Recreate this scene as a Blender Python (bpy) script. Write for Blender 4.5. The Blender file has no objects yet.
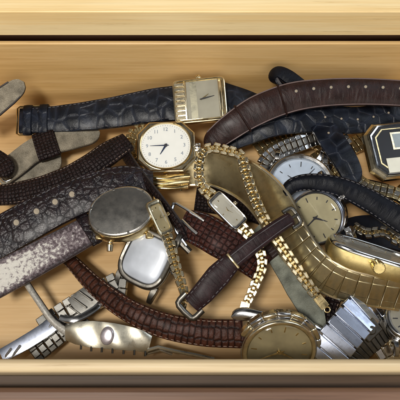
import bpy, bmesh, math, random
from mathutils import Vector, Matrix, Quaternion
random.seed(7)
S = 0.001                      # the scene is authored in millimetres
C = bpy.context.scene.collection
PI = math.pi
TH = math.radians(25); F = 500.0
CAM = Vector((0, -100, 243))
VD = Vector((0, math.sin(TH), -math.cos(TH))); UPV = Vector((0, math.cos(TH), math.sin(TH))); RT = Vector((1, 0, 0))
TOC = -VD

def P(u, v, z):                # the point at height z that the photograph shows at (u, v)
    r = VD * F + RT * (u - 200) + UPV * (200 - v)
    return CAM + r * ((z - CAM.z) / r.z)
def PX(p): return (p - CAM).dot(VD) / F       # millimetres per photograph pixel there
def NV(n): return (TOC + RT * n[0] + UPV * n[1]).normalized()
FLAT = (0, .466)

# ------------------------------------------------------------------ materials
def mat(name):
    m = bpy.data.materials.new(name); m.use_nodes = True
    nt = m.node_tree; b = nt.nodes['Principled BSDF']
    return m, nt, b
def nd(nt, t, **k):
    n = nt.nodes.new(t)
    for a, v in k.items():
        if a in n.inputs: n.inputs[a].default_value = v
        else: setattr(n, a, v)
    return n
def ramp(nt, fac, stops):
    r = nt.nodes.new('ShaderNodeValToRGB'); cr = r.color_ramp
    while len(cr.elements) < len(stops): cr.elements.new(.5)
    for e, (p, c) in zip(cr.elements, stops):
        e.position = p; e.color = (*c, 1) if len(c) == 3 else c
    nt.links.new(fac, r.inputs[0]); return r
def coords(nt, kind='Object', scale=(1, 1, 1)):
    tc = nd(nt, 'ShaderNodeTexCoord'); mp = nd(nt, 'ShaderNodeMapping')
    mp.inputs['Scale'].default_value = scale
    nt.links.new(tc.outputs[kind], mp.inputs[0]); return mp.outputs[0]
def bump(nt, b, h, dist, strength=1.0, prev=None):
    n = nd(nt, 'ShaderNodeBump'); n.inputs['Distance'].default_value = dist; n.inputs['Strength'].default_value = strength
    nt.links.new(h, n.inputs['Height'])
    if prev: nt.links.new(prev, n.inputs['Normal'])
    nt.links.new(n.outputs[0], b.inputs['Normal']); return n.outputs[0]

def wood(name, c0, c1, c2, rough=.42, scale=1.0, seed=0.0, dots=0.0):
    m, nt, b = mat(name); L = nt.links.new
    v = coords(nt, 'Object', (5*scale, 90*scale, 90*scale))
    off = nd(nt, 'ShaderNodeVectorMath', operation='ADD'); off.inputs[1].default_value = (seed, seed*1.7, seed*.3); L(v, off.inputs[0])
    n1 = nd(nt, 'ShaderNodeTexNoise', Scale=1.0, Detail=6.0, Roughness=.62, Distortion=.5); L(off.outputs[0], n1.inputs['Vector'])
    v2 = coords(nt, 'Object', (14*scale, 900*scale, 900*scale))
    n2 = nd(nt, 'ShaderNodeTexNoise', Scale=1.0, Detail=3.0); L(v2, n2.inputs['Vector'])
    v3 = coords(nt, 'Object', (9, 22, 22))
    n3 = nd(nt, 'ShaderNodeTexNoise', Scale=1.0, Detail=2.0); L(v3, n3.inputs['Vector'])
    mx = nd(nt, 'ShaderNodeMath', operation='MULTIPLY_ADD'); L(n2.outputs[0], mx.inputs[0]); mx.inputs[1].default_value = .35; L(n1.outputs[0], mx.inputs[2])
    m3 = nd(nt, 'ShaderNodeMath', operation='MULTIPLY_ADD'); L(n3.outputs[0], m3.inputs[0]); m3.inputs[1].default_value = .35; L(mx.outputs[0], m3.inputs[2])
    r = ramp(nt, m3.outputs[0], [(.55, c0), (.82, c1), (1.0, c2)])
    v4 = coords(nt, 'Object', (22*scale, 520*scale, 520*scale))
    n4 = nd(nt, 'ShaderNodeTexNoise', Scale=1.0, Detail=5.0, Roughness=.7); L(v4, n4.inputs['Vector'])
    fl = ramp(nt, n4.outputs[0], [(.29, (.62, .55, .45)), (.37, (.93, .91, .88)), (.5, (1, 1, 1)), (.72, (1.05, 1.05, 1.05))])
    mm = nd(nt, 'ShaderNodeMix', data_type='RGBA', blend_type='MULTIPLY'); mm.inputs[0].default_value = .8
    L(r.outputs[0], mm.inputs[6]); L(fl.outputs[0], mm.inputs[7]); L(mm.outputs[2], b.inputs['Base Color'])
    b.inputs['Roughness'].default_value = rough
    bump(nt, b, n2.outputs[0], .00012, .45)
    return m

def leather(name, base, dark, kind='croc', cell=5.0, rough=.42, sheen=None, squash=1.0, crease=.5, spec=.17):
    """UV is (length, across) in millimetres"""
    m, nt, b = mat(name); L = nt.links.new
    v = coords(nt, 'UV', (1/cell, squash/cell, 1))
    g = coords(nt, 'UV', (1, 1, 1))
    fine = nd(nt, 'ShaderNodeTexNoise', Scale=2.2, Detail=4.0, Roughness=.65); L(g, fine.inputs['Vector'])
    big = nd(nt, 'ShaderNodeTexNoise', Scale=.16, Detail=3.0); L(g, big.inputs['Vector'])
    if kind in ('croc', 'rows'):
        if kind == 'croc':
            wob = nd(nt, 'ShaderNodeTexNoise', Scale=1.1, Detail=1.0); L(v, wob.inputs['Vector'])
            mixv = nd(nt, 'ShaderNodeMix', data_type='VECTOR'); mixv.inputs[0].default_value = .12
            L(v, mixv.inputs[4]); L(wob.outputs['Color'], mixv.inputs[5]); vv = mixv.outputs[1]
            vo = nd(nt, 'ShaderNodeTexVoronoi', feature='DISTANCE_TO_EDGE', Scale=1.0, Randomness=.8)
            L(vv, vo.inputs['Vector'])
            h = ramp(nt, vo.outputs['Distance'], [(0.0, (.0,)*3), (.05, (.55,)*3), (.16, (.9,)*3), (.35, (1,)*3)])
        else:
            wob = nd(nt, 'ShaderNodeTexNoise', Scale=.9, Detail=2.0); L(v, wob.inputs['Vector'])
            mixv = nd(nt, 'ShaderNodeMix', data_type='VECTOR'); mixv.inputs[0].default_value = .2
            L(v, mixv.inputs[4]); L(wob.outputs['Color'], mixv.inputs[5])
            vo = nd(nt, 'ShaderNodeTexVoronoi', feature='DISTANCE_TO_EDGE', Scale=1.0, Randomness=.28)
            L(mixv.outputs[1], vo.inputs['Vector'])
            h = ramp(nt, vo.outputs['Distance'], [(0.0, (0, 0, 0)), (.16, (.8,)*3), (.4, (1,)*3)])
        cr = nd(nt, 'ShaderNodeMix', data_type='RGBA'); L(h.outputs[0], cr.inputs[0])
        cr.inputs[6].default_value = (*dark, 1); cr.inputs[7].default_value = (*[c*.6 for c in base], 1)
        bn = bump(nt, b, h.outputs[0], .00045, .8)
        crs = nd(nt, 'ShaderNodeTexNoise', Scale=.7, Detail=3.0); L(g, crs.inputs['Vector'])
        bn = bump(nt, b, crs.outputs[0], .0012, crease, bn)
        bump(nt, b, fine.outputs[0], .0002, .35, bn)
        col = cr.outputs[2]
    else:
        r = ramp(nt, fine.outputs[0], [(.35, dark), (.65, base)])
        crs = nd(nt, 'ShaderNodeTexNoise', Scale=1.0, Detail=3.0, Distortion=.6); L(coords(nt, 'UV', (.33, .10, 1)), crs.inputs['Vector'])
        bn = bump(nt, b, crs.outputs[0], .002, crease)
        bump(nt, b, fine.outputs[0], .00025, .4, bn)
        col = r.outputs[0]
    # wear: large worn patches vary the value and the gloss
    w = nd(nt, 'ShaderNodeMix', data_type='RGBA', blend_type='MULTIPLY'); w.inputs[0].default_value = 1.0
    wr = ramp(nt, big.outputs[0], [(.3, (.55,)*3), (.7, (1.35,)*3)])
    L(col, w.inputs[6]); L(wr.outputs[0], w.inputs[7]); L(w.outputs[2], b.inputs['Base Color'])
    rr = nd(nt, 'ShaderNodeMapRange'); rr.inputs['To Min'].default_value = rough-.12; rr.inputs['To Max'].default_value = rough+.2
    L(fine.outputs[0], rr.inputs[0]); L(rr.outputs[0], b.inputs['Roughness'])
    b.inputs['Specular IOR Level'].default_value = spec
    if sheen:
        b.inputs['Coat Weight'].default_value = sheen; b.inputs['Coat Roughness'].default_value = .3
    return m

def metal(name, col, rough=.2, grime=.4, dirt=(.08, .06, .03), scratch=.3, brush=None):
    m, nt, b = mat(name); L = nt.links.new
    v = coords(nt, 'Object', (1, 1, 1))
    n = nd(nt, 'ShaderNodeTexNoise', Scale=260.0, Detail=5.0, Roughness=.6); L(v, n.inputs['Vector'])
    f = nd(nt, 'ShaderNodeTexNoise', Scale=1500.0, Detail=3.0); 
    if brush: L(coords(nt, 'Object', brush), f.inputs['Vector'])
    else: L(v, f.inputs['Vector'])
    r = ramp(nt, n.outputs[0], [(.33, tuple(c*(1-grime)+d*grime for c, d in zip(col, dirt))), (.56, col)])
    L(r.outputs[0], b.inputs['Base Color'])
    b.inputs['Metallic'].default_value = 1.0
    rr = nd(nt, 'ShaderNodeMapRange'); rr.inputs['From Min'].default_value = .3; rr.inputs['From Max'].default_value = .7
    rr.inputs['To Min'].default_value = rough + .18*grime + .03; rr.inputs['To Max'].default_value = max(.03, rough - .04)
    L(n.outputs[0], rr.inputs[0]); L(rr.outputs[0], b.inputs['Roughness'])
    bump(nt, b, f.outputs[0], .00004, scratch)
    return m

def plain(name, col, rough=.5, metallic=0.0, var=.15, nscale=300, coat=0):
    m, nt, b = mat(name); L = nt.links.new
    n = nd(nt, 'ShaderNodeTexNoise', Scale=float(nscale), Detail=4.0); L(coords(nt), n.inputs['Vector'])
    r = ramp(nt, n.outputs[0], [(.3, tuple(c*(1-var) for c in col)), (.7, tuple(min(1, c*(1+var)) for c in col))])
    L(r.outputs[0], b.inputs['Base Color']); b.inputs['Roughness'].default_value = rough; b.inputs['Metallic'].default_value = metallic
    b.inputs['Coat Weight'].default_value = coat
    return m
def crystal_mat():
    m, nt, b = mat('watch crystal'); L = nt.links.new
    out = nt.nodes['Material Output']; nt.nodes.remove(b)
    t = nd(nt, 'ShaderNodeBsdfTransparent'); t.inputs[0].default_value = (.97, .97, .95, 1)
    g = nd(nt, 'ShaderNodeBsdfGlossy'); g.inputs['Roughness'].default_value = .05
    n = nd(nt, 'ShaderNodeTexNoise', Scale=900.0, Detail=3.0); L(coords(nt), n.inputs['Vector'])
    bp = nd(nt, 'ShaderNodeBump'); bp.inputs['Distance'].default_value = .00003; bp.inputs['Strength'].default_value = .3
    L(n.outputs[0], bp.inputs['Height']); L(bp.outputs[0], g.inputs['Normal'])
    lw = nd(nt, 'ShaderNodeLayerWeight'); pw = nd(nt, 'ShaderNodeMath', operation='POWER'); pw.inputs[1].default_value = 4.0; L(lw.outputs['Facing'], pw.inputs[0])
    fr = nd(nt, 'ShaderNodeMath', operation='MULTIPLY_ADD'); fr.inputs[1].default_value = .7; fr.inputs[2].default_value = .045; L(pw.outputs[0], fr.inputs[0]); mx = nd(nt, 'ShaderNodeMixShader')
    L(fr.outputs[0], mx.inputs[0]); L(t.outputs[0], mx.inputs[1]); L(g.outputs[0], mx.inputs[2]); L(mx.outputs[0], out.inputs[0])
    return m

M = {}
M['maple'] = wood('maple drawer wood', (.49, .295, .10), (.62, .395, .155), (.70, .47, .21))
M['maple_floor'] = wood('maple drawer floor wood', (.46, .28, .115), (.58, .375, .17), (.66, .455, .23), seed=4.0, scale=.8)
M['maple_top'] = wood('pale maple board', (.76, .52, .22), (.90, .66, .32), (.95, .76, .43), seed=9.0, rough=.35)
M['maple_rim'] = wood('pale maple rim', (.55, .42, .24), (.64, .50, .30), (.70, .57, .36), seed=2.0)
M['gap_shade'] = wood('dark brown gap shade', (.042, .024, .012), (.07, .041, .021), (.10, .06, .033), seed=3.0, rough=.6)  # brown darkened to stand in for the shade in the front gap
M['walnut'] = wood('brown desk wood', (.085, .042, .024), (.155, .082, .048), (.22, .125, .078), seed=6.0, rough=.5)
M['gold'] = metal('polished gold plate', (.78, .62, .33), .17, .55, (.13, .085, .04))
M['gold_pale'] = metal('pale gold plate', (.84, .74, .52), .18, .4, (.17, .12, .06))
M['gold_old'] = metal('tarnished gold band', (.50, .42, .25), .3, .5, (.11, .085, .04))
M['gold_side'] = metal('worn gold case side', (.66, .53, .24), .34, .45, (.22, .16, .06))
M['steel'] = metal('polished steel', (.66, .66, .66), .13, .3, (.12, .11, .1))
M['steel_dull'] = metal('worn steel', (.34, .33, .30), .3, .6, (.07, .06, .05))
M['steel_blue'] = metal('cool brushed steel', (.46, .50, .60), .24, .4, (.10, .10, .13), brush=(1, .1, 1))
M['steel_back'] = metal('mirror steel caseback', (.56, .54, .50), .24, .3, (.26, .24, .20), .3)
M['pearl'] = metal('soft pearly silver', (.66, .63, .52), .28, .4, (.30, .26, .17))
M['dark_metal'] = metal('dark tarnished steel', (.16, .15, .13), .35, .6, (.04, .035, .03))
M['croc_navy'] = leather('blue black crocodile leather', (.004, .006, .012), (.014, .018, .029), 'croc', 6.4, .25, sheen=.15, crease=.1, squash=.8)
M['black'] = leather('plain black leather', (.003, .004, .008), (.002, .0025, .005), 'plain', rough=.34, crease=.25, sheen=.0)
M['brown_pad'] = leather('worn dark brown padded leather', (.036, .015, .011), (.009, .005, .006), 'plain', rough=.3, sheen=.15, crease=.35)
M['croc_brown'] = leather('very dark brown lizard leather', (.026, .013, .012), (.004, .003, .004), 'rows', 1.5, .36, sheen=.0)
M['croc_violet'] = leather('dark violet brown crocodile leather', (.020, .010, .012), (.005, .004, .007), 'croc', 4.2, .2, sheen=.15, crease=.45, spec=.35)
M['croc_red'] = leather('reddish brown crocodile leather', (.10, .032, .017), (.010, .004, .003), 'rows', 2.3, .4, sheen=.05, squash=.55)
M['croc_red2'] = leather('dark red brown crocodile leather', (.075, .019, .012), (.008, .003, .003), 'rows', 2.1, .4, sheen=.05)
M['brown_slim'] = leather('dark plum brown leather', (.030, .013, .014), (.009, .005, .006), 'plain', rough=.4, sheen=.05, crease=.3)
M['edge_dark'] = plain('dark leather edge', (.02, .014, .014), .6)
M['lining_grey'] = leather('grey suede lining', (.27, .24, .18), (.13, .11, .08), 'plain', rough=.6)
M['lining_green'] = leather('greenish grey suede lining', (.19, .20, .165), (.13, .135, .105), 'plain', rough=.62)
M['lining_black'] = plain('black lining', (.02, .02, .022), .7)
M['thread_tan'] = plain('tan thread', (.22, .15, .11), .7)
M['thread_dark'] = plain('dark grey thread', (.08, .075, .08), .7)
M['hole'] = plain('pale light through a hole', (.30, .25, .18), .7)  # pale colour stands in for light coming through the strap holes
M['dial_white'] = plain('white enamel dial', (.84, .84, .82), .35, 0, .02)
M['dial_blue'] = plain('pale blue dial', (.50, .58, .72), .35, .0, .06)
M['dial_cream'] = plain('aged cream dial', (.36, .32, .20), .4, .0, .12, 200)
M['dial_champ'] = plain('dark champagne dial', (.27, .225, .13), .35, .2, .2, 150)
M['dial_silver'] = plain('brushed silver dial', (.36, .34, .29), .38, .3, .12, 150)
M['dial_black'] = plain('black dial', (.006, .006, .008), .4)
M['lcd'] = plain('grey green display', (.20, .24, .25), .2, 0, .1, coat=.5)
M['ink'] = plain('dark print', (.02, .02, .03), .5)
M['ivory'] = plain('ivory plastic', (.66, .66, .56), .35, 0, .04)
M['crystal'] = crystal_mat()

def suede_printed():
    m, nt, b = mat('white suede lining with worn violet print'); L = nt.links.new
    g = coords(nt, 'UV', (1, 1, 1))
    n = nd(nt, 'ShaderNodeTexNoise', Scale=.6, Detail=7.0, Roughness=.7, Distortion=.15); L(g, n.inputs['Vector'])
    sx = nd(nt, 'ShaderNodeSeparateXYZ'); L(g, sx.inputs[0])
    ab = nd(nt, 'ShaderNodeMath', operation='ABSOLUTE'); L(sx.outputs[1], ab.inputs[0])
    mr = nd(nt, 'ShaderNodeMapRange'); mr.inputs['From Min'].default_value = 4.2; mr.inputs['From Max'].default_value = 8.5
    mr.inputs['To Min'].default_value = .06; mr.inputs['To Max'].default_value = -.28; L(ab.outputs[0], mr.inputs[0])
    ml = nd(nt, 'ShaderNodeMapRange'); ml.inputs['From Min'].default_value = 8; ml.inputs['From Max'].default_value = 44
    ml.inputs['To Min'].default_value = .13; ml.inputs['To Max'].default_value = -.09; L(sx.outputs[0], ml.inputs[0])
    a = nd(nt, 'ShaderNodeMath', operation='ADD'); L(n.outputs[0], a.inputs[0]); L(mr.outputs[0], a.inputs[1])
    a2 = nd(nt, 'ShaderNodeMath', operation='ADD'); L(a.outputs[0], a2.inputs[0]); L(ml.outputs[0], a2.inputs[1])
    r = ramp(nt, a2.outputs[0], [(.34, (.045, .03, .033)), (.44, (.14, .105, .115)), (.54, (.31, .265, .27)), (.62, (.80, .77, .70))])
    L(r.outputs[0], b.inputs['Base Color']); b.inputs['Roughness'].default_value = .55
    bump(nt, b, n.outputs[0], .0012, 1.0)
    return m
M['suede_print'] = suede_printed()

# ------------------------------------------------------------------ objects
W = {}
def link(o, parent, w):
    C.objects.link(o); W[o.name] = w
    if parent is not None:
        o.parent = parent; o.matrix_basis = W[parent.name].inverted() @ w
    else: o.matrix_basis = w
    return o
def thing(name, label, cat, p, group=None):
    o = bpy.data.objects.new(name, None); o.empty_display_size = .005
    link(o, None, Matrix.Translation(Vector((p.x, p.y, max(0, p.z))) * S))
    o['label'] = label; o['category'] = cat
    if group: o['group'] = group
    return o
def bmobj(name, bm, mats, parent, w=None, smooth=True, sharp=35, label=None, bev=0):
    """bm in millimetres in the frame w (a world frame in metres)"""
    if not isinstance(mats, (list, tuple)): mats = [mats]
    if w is None:      # vertices are world millimetres: move them to the parent's frame
        w = W[parent.name].copy() if parent else Matrix.Identity(4)
        bmesh.ops.transform(bm, matrix=w.inverted() @ Matrix.Scale(S, 4), verts=bm.verts)
    else: bmesh.ops.transform(bm, matrix=Matrix.Scale(S, 4), verts=bm.verts)
    bmesh.ops.recalc_face_normals(bm, faces=bm.faces)
    me = bpy.data.meshes.new(name)
    if smooth:
        for f in bm.faces: f.smooth = True
    bm.to_mesh(me); bm.free()
    for m in mats: me.materials.append(m)
    if smooth: me.set_sharp_from_angle(angle=math.radians(sharp))
    o = bpy.data.objects.new(name, me); link(o, parent, w)
    if bev:
        md = o.modifiers.new('bevel', 'BEVEL'); md.width = bev*S; md.segments = 2; md.limit_method = 'ANGLE'; md.angle_limit = .6; md.harden_normals = False
    if label: o['label'] = label
    return o
def box(bm, c, s, mi=0, rot=None, taper=None):
    g = bmesh.ops.create_cube(bm, size=1.0)
    vs = g['verts']
    for v in vs:
        k = 1
        if taper and v.co.y > 0: k = taper
        v.co = Vector((v.co.x*s[0]*k, v.co.y*s[1], v.co.z*s[2]))
        if rot: v.co = rot @ v.co
        v.co += Vector(c)
    for f in {f for v in vs for f in v.link_faces}: f.material_index = mi
    return vs
def cyl(bm, a, b, r, r2=None, n=20, mi=0):
    a = Vector(a); b = Vector(b); d = b-a
    g = bmesh.ops.create_cone(bm, cap_ends=True, segments=n, radius1=r, radius2=r if r2 is None else r2, depth=d.length)
    q = Vector((0, 0, 1)).rotation_difference(d)
    for v in g['verts']: v.co = q @ v.co + (a+b)/2
    for f in {f for v in g['verts'] for f in v.link_faces}: f.material_index = mi
def tube(bm, pts, r, n=10, closed=False, mi=0, flat=1.0):
    pts = [Vector(p) for p in pts]; rings = []; N = len(pts); prev = None
    for i, p in enumerate(pts):
        if closed: t = pts[(i+1) % N] - pts[i-1]
        else: t = pts[min(i+1, N-1)] - pts[max(i-1, 0)]
        t.normalize()
        if prev is None: prev = t.orthogonal().normalized() if abs(t.z) > .9 else (Vector((0, 0, 1)) - t*t.z).normalized()
        nn = (prev - t*prev.dot(t)).normalized(); prev = nn; bb = t.cross(nn)
        rings.append([bm.verts.new(p + nn*math.cos(2*PI*k/n)*r + bb*math.sin(2*PI*k/n)*r*flat) for k in range(n)])
    for i in range(N if closed else N-1):
        A, B = rings[i], rings[(i+1) % N]
        for k in range(n):
            f = bm.faces.new((A[k], A[(k+1) % n], B[(k+1) % n], B[k])); f.material_index = mi
    if not closed:
        bm.faces.new(rings[0][::-1]).material_index = mi; bm.faces.new(rings[-1]).material_index = mi
def loft(bm, out, rings, cap0=True, cap1=True, mi=0):
    """out(k) -> unit outline point; rings = (scale, z) or (scale, z, inset mm)"""
    n = len(out); R = []
    for rg in rings:
        s, z = rg[0], rg[1]
        R.append([bm.verts.new((x*s, y*s, z)) for x, y in out])
    for A, B in zip(R, R[1:]):
        for k in range(n): bm.faces.new((A[k], A[(k+1) % n], B[(k+1) % n], B[k])).material_index = mi
    if cap0: bm.faces.new(R[0][::-1]).material_index = mi
    if cap1: bm.faces.new(R[-1]).material_index = mi
def outline(a, b, e=2.0, n=72):
    o = []
    for k in range(n):
        t = 2*PI*k/n; c, s = math.cos(t), math.sin(t)
        o.append((math.copysign(abs(c)**(2/e), c)*a, math.copysign(abs(s)**(2/e), s)*b))
    return o
def octo(a, b, cut, n=6):
    pts = [(a, b-cut), (a-cut, b), (-a+cut, b), (-a, b-cut), (-a, -b+cut), (-a+cut, -b), (a-cut, -b), (a, -b+cut)]
    o = []
    for i, p in enumerate(pts):
        q = pts[(i+1) % 8]
        for k in range(n): o.append((p[0]+(q[0]-p[0])*k/n, p[1]+(q[1]-p[1])*k/n))
    return o

# ---- paths and ribbons
def cr(a, b, c, d, t):
    return .5*((2*b) + (c-a)*t + (2*a-5*b+4*c-d)*t*t + (3*b-a-3*c+d)*t*t*t)
class Fr: pass
def path(pts, n=FLAT, step=1.0):
    """pts = (u, v, z, width px[, roll deg]); returns frames in world millimetres"""
    K = []
    for q in pts:
        p = P(q[0], q[1], q[2]); K.append((p, q[3]*PX(p), math.radians(q[4]) if len(q) > 4 else 0.0))
    out = []; base = NV(n)
    for i in range(len(K)-1):
        a, b, c, d = K[max(i-1, 0)], K[i], K[i+1], K[min(i+2, len(K)-1)]
        pa = a[0] if i > 0 else b[0]*2-c[0]
        pd = d[0] if i+2 < len(K) else c[0]*2-b[0]
        m = max(2, int((c[0]-b[0]).length/step))
        for k in range(m + (1 if i == len(K)-2 else 0)):
            t = k/m; f = Fr(); f.p = cr(pa, b[0], c[0], pd, t); sm = t
            f.w = b[1]+(c[1]-b[1])*sm; f.r = cr(a[2], b[2], c[2], d[2], t); out.append(f)
    dist = 0
    for i, f in enumerate(out):
        if i: dist += (f.p-out[i-1].p).length
        f.d = dist
        f.T = (out[min(i+1, len(out)-1)].p - out[max(i-1, 0)].p).normalized()
        N = base - f.T*base.dot(f.T); N.normalize()
        f.N = Quaternion(f.T, f.r) @ N; f.B = f.N.cross(f.T).normalized()
    return out
def at(fr, d):
    d = max(0, min(d, fr[-1].d))
    for i in range(len(fr)-1):
        if fr[i+1].d >= d:
            a, b = fr[i], fr[i+1]; t = (d-a.d)/max(1e-6, b.d-a.d); f = Fr()
            f.p = a.p.lerp(b.p, t); f.T = a.T.lerp(b.T, t).normalized(); f.N = a.N.lerp(b.N, t).normalized(); f.B = a.B.lerp(b.B, t).normalized()
            f.w = a.w+(b.w-a.w)*t; f.d = d; return f
    return fr[-1]
def fmat(f, off=0):
    """frame as a matrix: x = across, y = along, z = normal"""
    R = Matrix((f.B, f.T, f.B.cross(f.T))).transposed().to_4x4()
    if f.B.cross(f.T).dot(f.N) < 0: R = Matrix((-f.B, f.T, f.N)).transposed().to_4x4()
    return Matrix.Translation((f.p + f.N*off)*S) @ R
def ribbon(name, fr, parent, top, lining=None, edge=None, th=2.2, crown=1.0, tip0=False, tip1=False, m=14, label=None, ripple=0, pad=1.0, end_flat=0, wob=.12):
    bm = bmesh.new(); uv = bm.loops.layers.uv.new('UVMap'); rings = []; tot = fr[-1].d; sd = random.random()*9
    for f in fr:
        w = f.w/2
        def tipk(x, L): 
            return 1.0 if x >= L else math.sqrt(max(.004, 1-(1-x/L)**2))
        if tip0: w *= tipk(f.d, w*1.25)
        if tip1: w *= tipk(tot-f.d, w*1.25)
        cw = crown
        if end_flat: cw *= min(1, .15 + min(f.d, tot-f.d)/end_flat)
        row = []
        for k in range(m):
            s = math.sin((k/(m-1)-.5)*PI*.96)/math.sin(PI*.48)
            h = th/2 + cw*(1-abs(s)**2.6) - (.35*th if k in (0, m-1) else 0)
            h += ripple*math.sin(f.d*2.3+sd)*(1-s*s)*.5 + wob*math.sin(f.d*.37+sd+s*1.7)
            row.append((f.p + f.B*(s*w) + f.N*h, s*w))
        for s in (1, .5, -.5, -1):
            row.append((f.p + f.B*(s*w*(.995)) - f.N*(th/2 - (.18*th if abs(s) == 1 else 0)), s*w))
        rings.append([(bm.verts.new(p), (f.d, a)) for p, a in row])
    n = m+4
    for A, B in zip(rings, rings[1:]):
        for k in range(n):
            q = (A[k], A[(k+1) % n], B[(k+1) % n], B[k])
            try: fc = bm.faces.new([x[0] for x in q])
            except ValueError: continue
            fc.material_index = 0 if k < m-1 else (1 if k in (m-1, n-1) else 2)
            for l, x in zip(fc.loops, q): l[uv].uv = x[1]
    for R in (rings[0][::-1], rings[-1]):
        fc = bm.faces.new([x[0] for x in R]); fc.material_index = 1
    return bmobj(name, bm, [top, edge or M['edge_dark'], lining or M['lining_black']], parent, sharp=50, label=label)
def surf(f, s, th, crown, side=1):
    """a point on the strap's upper (side 1) or under face at lateral position s (-1..1)"""
    if side < 0: return f.p + f.B*(s*f.w/2) - f.N*(th/2)
    return f.p + f.B*(s*f.w/2) + f.N*(th/2 + crown*(1-abs(s)**2.6))
def stitches(fr, parent, m, th, crown, s=.82, d0=2, d1=None, pitch=2.4, r=.22, side=1, tipw=False):
    bm = bmesh.new(); d1 = d1 or fr[-1].d-2
    for sg in (-s, s):
        d = d0
        while d < d1:
            a, b = at(fr, d), at(fr, d+pitch*.62)
            pa, pb = surf(a, sg, th, crown, side), surf(b, sg, th, crown, side)
            o = a.N*(r*.25*side)
            tube(bm, [pa-a.N*.2*side, pa.lerp(pb, .2)+o, pa.lerp(pb, .8)+o, pb-b.N*.2*side], r, 6)
            d += pitch
    return bmobj('stitching', bm, m, parent)
def edge_line(fr, parent, m, th, crown, s=.9, r=.3, d0=1, d1=None, both=True):
    bm = bmesh.new(); d1 = d1 or fr[-1].d-1
    for sg in ((-s, s) if both else (s,)):
        pts = []; d = d0
        while d < d1: f = at(fr, d); pts.append(surf(f, sg, th, crown)); d += 1.5
        tube(bm, pts, r, 6)
    return bmobj('edge_bead', bm, m, parent)
def hole(fr, d, parent, th, crown, s=0, r=.95, side=1, m=None, rx=1.0):
    f = at(fr, d); p = surf(f, s, th, crown, side); w = fmat(f); w.translation = p*S
    bm = bmesh.new(); out = outline(r*rx, r, 2, 20)
    sg = side
    loft(bm, out, [(1.5, -.3*sg), (1.35, .2*sg), (1.0, .28*sg), (.95, .2*sg)], False, True)
    for fc in bm.faces: fc.material_index = 1 if len(fc.verts) > 4 else 0
    return bmobj('strap_hole', bm, [M['edge_dark'], m or M['hole']], parent, w)
def keeper(fr, d, parent, m, th, crown, wid=4.5, t=1.0, name='keeper'):
    """a leather loop round the strap"""
    f = at(fr, d); w = fmat(f); a = f.w/2+t*.8; hb = -th/2-t*.7; ht = th/2+crown+t*.6
    o = outline(1, 1, 3.2, 28); bm = bmesh.new(); uv = bm.loops.layers.uv.new('UVMap'); prof = []
    cy, hy = (ht+hb)/2, (ht-hb)/2
    secs = [(-wid/2, 0), (-wid/2+.3, .45), (0, .6), (wid/2-.3, .45), (wid/2, 0), (wid/2, -t*.8), (-wid/2, -t*.8)]
    R = []
    for (x, y) in o:
        nn = Vector((x, y)).normalized()
        R.append([bm.verts.new((x*a+nn.x*k, yy, cy+y*hy+nn.y*k)) for yy, k in secs])
    for i in range(len(R)):
        A, B = R[i], R[(i+1) % len(R)]
        for k in range(len(secs)):
            k2 = (k+1) % len(secs)
            fc = bm.faces.new((A[k], A[k2], B[k2], B[k]))
            for l in fc.loops: l[uv].uv = (l.vert.co.y, l.vert.co.x)
    return bmobj(name, bm, m, parent, w)
def buckle(f, parent, m, wid, ln=9, r=.9, tongue=True, flip=1):
    """a buckle beyond frame f (matrix y points outwards)"""
    w = fmat(f)
    if flip < 0: w = w @ Matrix.Rotation(PI, 4, 'Z')
    bm = bmesh.new(); h = wid/2+1.2
    pts = [(-h, -1.5, 0), (-h, ln*.5, .6), (-h*.92, ln*.85, .9), (-h*.7, ln, 1), (0, ln*1.04, 1.1), (h*.7, ln, 1), (h*.92, ln*.85, .9), (h, ln*.5, .6), (h, -1.5, 0)]
    tube(bm, pts, r, 10, flat=1.3)
    b = bmobj('buckle', bm, m, parent, w)
    bm = bmesh.new(); cyl(bm, (-h, -.6, 0), (h, -.6, 0), .55, n=12)
    link_bar = bmobj('spring_bar', bm, m, b, w)
    if tongue:
        bm = bmesh.new(); tube(bm, [(0, -1.2, .6), (0, ln*.4, 1.4), (0, ln*.98, 2.0)], .6, 8, flat=1.2)
        bmobj('tongue', bm, m, b, w)
    return b

# ---- watch heads: local frame in mm, dial up (+z), twelve o'clock +y
def headmat(u, v, z, n=FLAT, ang=90):
    N = NV(n); a = math.radians(ang); d = RT*math.cos(a)+UPV*math.sin(a)
    Y = (d - N*d.dot(N)).normalized(); X = Y.cross(N)
    return Matrix.Translation(P(u, v, z)*S) @ Matrix((X, Y, N)).transposed().to_4x4()
def hand(bm, ang, ln, wd, z, tail=.2, mi=0):
    q = Matrix.Rotation(-ang, 3, 'Z'); t = .12
    pr = [(-wd*.6, -ln*tail), (-wd, ln*.1), (-wd*.25, ln), (wd*.25, ln), (wd, ln*.1), (wd*.6, -ln*tail)]
    lo = [bm.verts.new(q @ Vector((x, y, z))) for x, y in pr]; hi = [bm.verts.new(q @ Vector((x, y, z+t))) for x, y in pr]
    bm.faces.new(hi).material_index = mi; bm.faces.new(lo[::-1]).material_index = mi
    for k in range(6): bm.faces.new((lo[k], lo[(k+1) % 6], hi[(k+1) % 6], hi[k])).material_index = mi
def text_bm(bm, s, size, x, y, z, rot=0):
    cu = bpy.data.curves.new('t', 'FONT'); cu.body = s; cu.size = size; cu.align_x = 'CENTER'; cu.align_y = 'CENTER'; cu.extrude = .04; cu.resolution_u = 2
    o = bpy.data.objects.new('t', cu); C.objects.link(o)
    bpy.context.view_layer.update()
    me = bpy.data.meshes.new_from_object(o.evaluated_get(bpy.context.evaluated_depsgraph_get()))
    me.transform(Matrix.Translation((x, y, z)) @ Matrix.Rotation(rot, 4, 'Z'))
    bm.from_mesh(me); bpy.data.objects.remove(o); bpy.data.curves.remove(cu); bpy.data.meshes.remove(me)
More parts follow.
